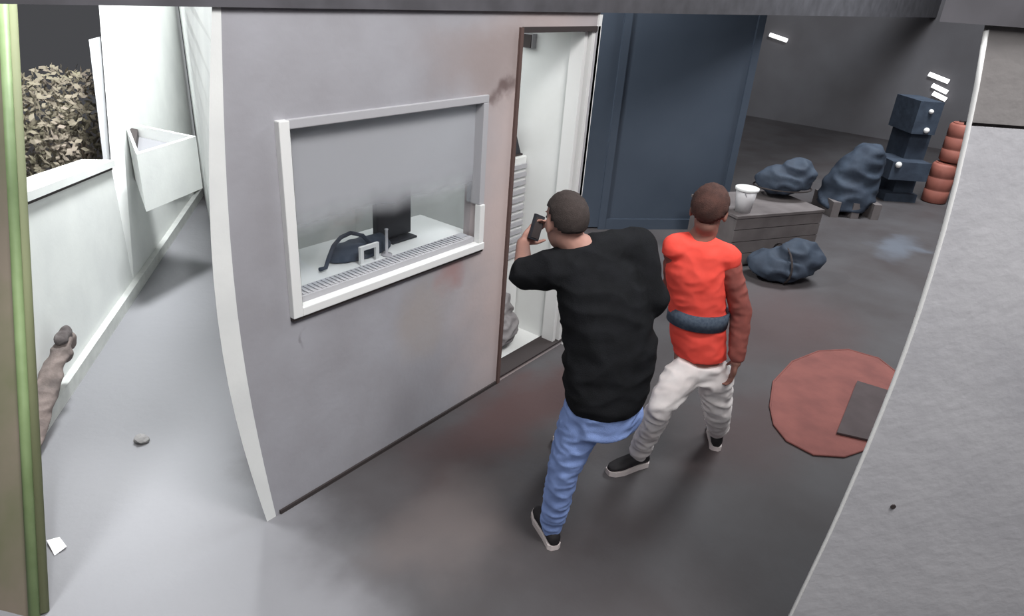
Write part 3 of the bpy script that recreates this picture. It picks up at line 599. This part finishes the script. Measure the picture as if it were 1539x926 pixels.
bm = bmesh.new(); tube(bm, [dv * 0.0 + dn * 0.27 * math.cos(t) + Vector((0, 0, 0.16 + 0.18 * math.sin(t))) for t in [2 * math.pi * i / 20 for i in range(21)]], 0.01, 6); link_mesh('cord', bm, M_dark, lo_)
# round mat and square plate
rp = [ground(x, y) for x, y in ((1157, 612), (1162, 575), (1190, 545), (1230, 529), (1275, 527), (1320, 540), (1352, 565), (1362, 600), (1345, 640), (1315, 672), (1268, 688), (1222, 685), (1182, 664), (1163, 640))]
e = empty('round_mat', sum(rp, Vector()) / len(rp)); tag(e, 'large round red brown rubber mat on the hall floor beside the pillar', 'mat')
bm = bmesh.new(); prism(bm, [p - e.location + Vector((0, 0, 0.001)) for p in rp], Vector((0, 0, 0.008))); link_mesh('mat_sheet', bm, M_red, e)
bm = bmesh.new(); tube(bm, [p - e.location + Vector((0, 0, 0.008)) for p in rp + rp[:1]], 0.007, 8, False); link_mesh('mat_edge', bm, M_red, e)
qp = [ground(x, y) for x, y in ((1287, 577), (1352, 597), (1330, 672), (1256, 655))]
e = empty('steel_plate', sum(qp, Vector()) / 4); tag(e, 'dark brown square steel plate lying on the round red mat', 'plate')
bm = bmesh.new(); prism(bm, [p - e.location + Vector((0, 0, 0.0155)) for p in qp], Vector((0, 0, 0.012))); link_mesh('plate_sheet', bm, M_plate, e)

# ------------------------------------------------------------------ people
def head_shapes(bm, c, F, U):
    Rt = F.cross(U).normalized(); ax = (Rt, F, U)
    ellipsoid(bm, c + U * 0.025 - F * 0.012, (0.077, 0.096, 0.092), ax, 28, 20)
    ellipsoid(bm, c - U * 0.05 + F * 0.022, (0.06, 0.07, 0.075), ax, 24, 16)
    ellipsoid(bm, c - U * 0.098 + F * 0.05, (0.036, 0.036, 0.026), ax)
    tube(bm, [c + F * 0.088 + U * 0.012, c + F * 0.112 - U * 0.03], [0.009, 0.015], 10); ellipsoid(bm, c + F * 0.106 - U * 0.033, (0.017, 0.014, 0.011), ax, 12, 8)
    ellipsoid(bm, c + F * 0.09 + U * 0.022, (0.05, 0.012, 0.011), ax, 16, 8)
    for s in (-1, 1):
        ellipsoid(bm, c + Rt * s * 0.079 - U * 0.012 - F * 0.006, (0.010, 0.020, 0.034), ax, 14, 10)
        ellipsoid(bm, c + Rt * s * 0.035 + F * 0.06 - U * 0.03, (0.026, 0.026, 0.024), ax, 12, 8)
    for dz in (-0.064, -0.075): ellipsoid(bm, c + F * 0.088 + U * dz, (0.024, 0.010, 0.006), ax, 12, 8)
    return Rt
def face_parts(c, F, U, Rt, body, m_eye):
    for s in (-1, 1):
        bm = bmesh.new(); ellipsoid(bm, c + Rt * s * 0.032 + F * 0.083 + U * 0.002, (0.013, 0.010, 0.008), (Rt, F, U), 12, 8); o = link_mesh('eye', bm, m_eye, body, True); o['label'] = 'dark eye'
def hair_cap(c, F, U, parent, m, low=-0.35, grow=0.010, front=0.25, back=-0.045):
    Rt = F.cross(U).normalized(); bm = bmesh.new()
    bmesh.ops.create_uvsphere(bm, u_segments=36, v_segments=26, radius=1.0)
    kill = [v for v in bm.verts if (v.co.z < (front if v.co.y > 0.1 else low + (front - low) * max(0, (v.co.y + 0.5) / 0.6)))]
    bmesh.ops.delete(bm, geom=kill, context='VERTS')
    for v in bm.verts:
        q = v.co.copy(); w_ = 1 + 0.03 * noise.noise(q * 6)
        v.co = c + U * 0.025 - F * 0.012 + (Rt * q.x * (0.077 + grow) + F * q.y * (0.096 + grow) + U * q.z * (0.092 + grow)) * w_
    g = bmesh.ops.solidify(bm, geom=bm.faces[:], thickness=0.008)
    return link_mesh('hair', bm, m, parent, True)
def hand_shapes(bm, wrist, d, palm_n, side, curl=0.5, s=1.0):
    """palm, four jointed fingers, thumb; d points along the hand, palm_n out of the palm, side +1 when the thumb sits towards d x palm_n"""
    d = d.normalized(); palm_n = (palm_n - d * palm_n.dot(d)).normalized(); t = d.cross(palm_n).normalized() * side
    ellipsoid(bm, wrist + d * 0.045 * s, (0.040 * s, 0.052 * s, 0.016 * s), (t, d, palm_n), 16, 10)
    for k, (off, ln) in enumerate(((0.030, 0.072), (0.010, 0.080), (-0.011, 0.074), (-0.030, 0.058))):
        p = wrist + d * 0.082 * s + t * off * s; dd = d.copy(); r = 0.0085 * s; js = [(wrist + d * 0.05 * s + t * off * 0.8 * s, r * 1.1), (p, r)]
        for j, fr in enumerate((0.45, 0.30, 0.25)):
            a = curl * (0.5 + 0.5 * j); dd = (dd * math.cos(a) + palm_n * math.sin(a)).normalized(); p = p + dd * ln * fr * s; r *= 0.92; js.append((p, r))
        chain(bm, js, 8)
    b = wrist + d * 0.025 * s + t * 0.03 * s; q = b + (d * 0.5 + t * 0.75 + palm_n * 0.25).normalized() * 0.038 * s; e_ = q + (d * 0.8 + t * 0.25 + palm_n * 0.5).normalized() * 0.034 * s
    chain(bm, [(b, 0.014 * s), (q, 0.0105 * s), (e_, 0.0085 * s)], 8)
def shoe(name, heel, toe, parent, h=0.085):
    d = toe - heel; d.z = 0; ln = d.length; d.normalize(); s = Vector((d.y, -d.x, 0)); z = Vector((0, 0, 1))
    base = Vector((heel.x, heel.y, 0.0))
    bm = bmesh.new()
    loft(bm, [(base + d * 0.0 + z * 0.004, 0.0001, 0.0001, s, z)] and [(base + d * (ln * t) + z * (hh * 0.5 + 0.022), w_, hh * 0.5, s, z) for t, w_, hh in ((0.0, 0.022, 0.05), (0.06, 0.034, 0.075), (0.25, 0.038, 0.09), (0.45, 0.040, 0.072), (0.7, 0.047, 0.052), (0.9, 0.038, 0.04), (1.0, 0.018, 0.028))])
    up = fused(name, bm, M_shoe, parent, 0.007, 5)
    bm = bmesh.new(); out = []
    for t, w_ in ((0.0, 0.018), (0.05, 0.034), (0.3, 0.036), (0.7, 0.050), (0.9, 0.042), (1.01, 0.02)): out.append((t, w_))
    pts = [base + d * ln * t + s * w_ for t, w_ in out] + [base + d * ln * t - s * w_ for t, w_ in out[::-1]]
    prism(bm, [p + z * 0.001 for p in pts], z * 0.03); o = link_mesh('sole', bm, M_sole, up); o['label'] = 'pale shoe sole'
    return up
Z = Vector((0, 0, 1))
# --- person in black shirt
fA = Vector((math.cos(math.radians(66)), math.sin(math.radians(66)), 0)); rA = fA.cross(Z)
PA = empty('person', ground(835, 805)); tag(PA, 'person in black T-shirt and blue jeans stepping towards the booth doorway, arms raised', 'person')
def LA(x, y, d): return at(x, y, d) - PA.location
def GA(v): return Vector(v) - PA.location
hipc = LA(908, 612, 2.93); waist = LA(915, 545, 2.87); belly = LA(918, 515, 2.85); chest = LA(905, 430, 2.78); shc = LA(893, 383, 2.75); neck = LA(866, 372, 2.73); hd = LA(850, 332, 2.70)
shL, shR = LA(838, 404, 2.73), LA(955, 374, 2.86)
elL, haL = LA(786, 412, 2.80), LA(786, 366, 2.98)
elR, haR = LA(980, 452, 2.86), LA(925, 455, 3.05)
hL, hR = LA(880, 618, 2.93), LA(930, 620, 3.0)
knL = LA(848, 702, 3.08); anL = GA((ground(826, 812).x, ground(826, 812).y, 0.09))
fR = ground(862, 690) ; anR = GA((fR.x, fR.y, 0.09)); knR = (hR + anR) * 0.5 + fA * 0.10 + Z * 0.03
FHA = (Vector((math.cos(math.radians(62)), math.sin(math.radians(62)), -0.12))).normalized(); UHA = (Z + fA * 0.05); UHA = (UHA - FHA * UHA.dot(FHA)).normalized()
bm = bmesh.new(); RH = head_shapes(bm, hd, FHA, UHA)
chain(bm, [(shc, 0.075), (neck, 0.062), (hd - UHA * 0.06 - FHA * 0.02, 0.056)])
loft(bm, [(hipc - Z * 0.06, 0.13, 0.10, rA, fA), (waist, 0.15, 0.11, rA, fA), (chest, 0.16, 0.11, rA, fA), (shc - Z * 0.03, 0.14, 0.08, rA, fA)])
chain(bm, [(shL, 0.055), (elL, 0.044), (haL, 0.029)]); chain(bm, [(shR, 0.055), (elR, 0.044), (haR, 0.029)])
chain(bm, [(hL, 0.085), (knL, 0.055), (anL, 0.036)]); chain(bm, [(hR, 0.085), (knR, 0.055), (anR, 0.036)])
hdL = (LA(806, 340, 2.98) - haL); hand_shapes(bm, haL, hdL, -fA + rA * 0.3, 1, 0.55); hand_shapes(bm, haR, fA + rA * 0.1, -Z, 1, 0.4)
bodyA = fused('body', bm, M_skin_a, PA, 0.0065, 4)
face_parts(hd, FHA, UHA, RH, bodyA, M_dark)
hair_cap(hd, FHA, UHA, PA, M_hair_a, low=-0.62, grow=0.006)['label'] = 'closely cropped dark hair'
bm = bmesh.new()
rings = [(hipc + Z * 0.02, 0.165, 0.135), (hipc + Z * 0.06, 0.185, 0.15), (waist, 0.205, 0.165), (belly, 0.21, 0.165), ((belly + chest) / 2, 0.205, 0.155), (chest, 0.20, 0.14), (shc - Z * 0.0, 0.165, 0.10), (shc + Z * 0.035, 0.085, 0.075)]
loft(bm, [(c, w_, d_, rA, fA) for c, w_, d_ in rings])
mL, mR = shL.lerp(elL, 0.95), shR.lerp(elR, 0.98)
chain(bm, [(shc + Z * 0.0, 0.085), (shL, 0.085), (mL, 0.066)]); chain(bm, [(shc, 0.085), (shR, 0.092), (mR, 0.072)])
chain(bm, [(mR, 0.070), (elR, 0.064)])
shirt = fused('shirt', bm, M_black, PA, 0.009, 6, 0.006, 7)
bm = bmesh.new(); ring = [neck - Z * 0.022 - fA * 0.0 + (rA * math.cos(t) * 0.074 + fA * math.sin(t) * 0.07) for t in [2 * math.pi * i / 24 for i in range(25)]]
tube(bm, ring, 0.010, 8, False); link_mesh('collar', bm, M_black, shirt, True)
bm = bmesh.new(); loft(bm, [(hipc - Z * 0.10, 0.15, 0.12, rA, fA), (hipc + Z * 0.03, 0.165, 0.13, rA, fA)])
chain(bm, [(hL, 0.105), (hL.lerp(knL, 0.5), 0.090), (knL, 0.072), (knL.lerp(anL, 0.45), 0.068), (anL + Z * 0.01, 0.056)])
chain(bm, [(hR, 0.105), (hR.lerp(knR, 0.5), 0.090), (knR, 0.072), (knR.lerp(anR, 0.45), 0.068), (anR + Z * 0.01, 0.056)])
fused('jeans', bm, M_jeans, PA, 0.009, 5, 0.005, 10)
ah = anL + PA.location; shoe('shoe', GA(Vector((ah.x, ah.y, 0)) - (fA - rA * 0.35).normalized() * 0.10), GA(Vector((ah.x, ah.y, 0)) + (fA * 0.9 - rA * 0.5).normalized() * 0.17), PA) if False else None
def shoe_at(ankle_w, dirv, parent):
    dirv = Vector(dirv); dirv.z = 0; dirv.normalize(); b = Vector((ankle_w.x, ankle_w.y, 0)) - parent.location
    return shoe('shoe', b - dirv * 0.07, b + dirv * 0.20, parent)
shoe_at(anL + PA.location, Vector((0.57, 0.82, 0)), PA); shoe_at(anR + PA.location, fA, PA)
# thing held up in the left hand
hp_ = at(806, 342, 2.96); hv = (at(811, 326, 2.96) - at(801, 360, 2.96)).normalized()
hh_ = empty('handheld_object', hp_); tag(hh_, 'small slim dark object held up beside the head of the person in black', 'device')
bm = bmesh.new(); bar(bm, -hv * 0.055, hv * 0.055, 0.05, 0.016, fA); link_mesh('case', bm, M_plastic, hh_)
bm = bmesh.new(); bar(bm, -hv * 0.045 - fA * 0.0085, hv * 0.045 - fA * 0.0085, 0.04, 0.004, fA); link_mesh('face_plate', bm, M_dark, hh_)

# --- person in orange vest
fB = Vector((math.cos(math.radians(25)), math.sin(math.radians(25)), 0)); rB = fB.cross(Z)
PB = empty('person', ground(1020, 690)); tag(PB, 'person in orange vest and pale trousers striding behind the person in black', 'person')
def LB(x, y, d): return at(x, y, d) - PB.location
def GB(x, y, z): g = ground(x, y); return Vector((g.x, g.y, z)) - PB.location
hipB = LB(1050, 545, 3.58); waistB = LB(1048, 478, 3.48); chB = LB(1045, 405, 3.36); scB = LB(1050, 362, 3.30); nkB = LB(1062, 345, 3.27); hdB = LB(1066, 316, 3.22)
sLB, sRB = LB(1015, 372, 3.30), LB(1094, 388, 3.30)
eRB, wRB = LB(1114, 470, 3.40), LB(1106, 545, 3.44)
eLB, wLB = LB(1012, 440, 3.52), LB(1020, 450, 3.72)
hLB, hRB = LB(1028, 560, 3.56), LB(1075, 565, 3.60)
anLB = GB(957, 701, 0.09); knLB = LB(993, 610, 3.52); anRB = GB(1074, 668, 0.09); knRB = LB(1078, 618, 3.78)
FHB = Vector((math.cos(math.radians(15)), math.sin(math.radians(15)), -0.25)).normalized(); UHB = (Z - FHB * FHB.z).normalized()
bm = bmesh.new(); RHB = head_shapes(bm, hdB, FHB, UHB)
chain(bm, [(scB, 0.065), (nkB, 0.055), (hdB - UHB * 0.06 - FHB * 0.02, 0.052)])
loft(bm, [(hipB - Z * 0.05, 0.12, 0.09, rB, fB), (waistB, 0.115, 0.09, rB, fB), (chB, 0.13, 0.10, rB, fB), (scB - Z * 0.03, 0.12, 0.07, rB, fB)])
chain(bm, [(sLB, 0.048), (eLB, 0.040), (wLB, 0.027)]); chain(bm, [(sRB, 0.048), (eRB, 0.040), (wRB, 0.027)])
chain(bm, [(hLB, 0.08), (knLB, 0.05), (anLB, 0.034)]); chain(bm, [(hRB, 0.08), (knRB, 0.05), (anRB, 0.034)])
hand_shapes(bm, wRB, -Z + fB * 0.15, -rB, 1, 0.45); hand_shapes(bm, wLB, fB, -Z, 1, 0.4)
bodyB = fused('body', bm, M_skin_b, PB, 0.0065, 4)
face_parts(hdB, FHB, UHB, RHB, bodyB, M_dark)
hair_cap(hdB, FHB, UHB, PB, M_hair_b, low=-0.85, grow=0.012)['label'] = 'dark brown hair'
bm = bmesh.new()
vr = [(hipB + Z * 0.05, 0.138, 0.115), (hipB.lerp(waistB, 0.5), 0.14, 0.118), (waistB, 0.142, 0.118), (chB, 0.148, 0.12), (scB.lerp(chB, 0.3), 0.138, 0.10), (scB + Z * 0.015, 0.10, 0.075)]
loft(bm, [(c, w_, d_, rB, fB) for c, w_, d_ in vr])
chain(bm, [(scB - Z * 0.02, 0.07), (sLB, 0.065)]); chain(bm, [(scB - Z * 0.02, 0.07), (sRB, 0.064)])
vest = fused('vest', bm, M_orange, PB, 0.008, 5, 0.004, 9)
bm = bmesh.new(); w0, w1 = waistB - Z * 0.02, waistB + Z * 0.065
seg = 36; rr = []
for c, k in ((w0, 0), (w1, 0), (w1, 1), (w0, 1)): rr.append([bm.verts.new(c + rB * (0.153 - 0.012 * k) * math.cos(2 * math.pi * i / seg) + fB * (0.129 - 0.012 * k) * math.sin(2 * math.pi * i / seg)) for i in range(seg)])
for j in range(4):
    for i in range(seg): bm.faces.new((rr[j][i], rr[j][(i + 1) % seg], rr[(j + 1) % 4][(i + 1) % seg], rr[(j + 1) % 4][i]))
link_mesh('waist_band', bm, M_band, vest, True)['label'] = 'broad navy grey band round the waist'
M_sleeve = mat('shaded_orange_sleeve', srgb(150, 84, 76), 0.9, srgb(130, 74, 68), 14)  # orange jacket sleeves, their shade put into a darker colour
for nm, s_, e_, w_ in (('sleeve', sLB, eLB, wLB), ('sleeve', sRB, eRB, wRB)):
    bm = bmesh.new(); chain(bm, [(s_, 0.054), (e_, 0.052), (e_.lerp(w_, 0.85), 0.042)]); fused(nm, bm, M_sleeve, PB, 0.008, 4, 0.004, 11)['label'] = 'orange sleeve with shade in its colour'
bm = bmesh.new(); loft(bm, [(hipB - Z * 0.09, 0.135, 0.11, rB, fB), (hipB + Z * 0.02, 0.13, 0.105, rB, fB)])
chain(bm, [(hLB, 0.092), (hLB.lerp(knLB, 0.5), 0.084), (knLB, 0.070), (anLB + Z * 0.02, 0.056)])
chain(bm, [(hRB, 0.092), (hRB.lerp(knRB, 0.5), 0.084), (knRB, 0.072), (anRB + Z * 0.02, 0.058)])
fused('trousers', bm, M_pale, PB, 0.009, 4, 0.007, 9)
shoe_at(anLB + PB.location, ground(928, 703) - ground(970, 692), PB); shoe_at(anRB + PB.location, fB, PB)
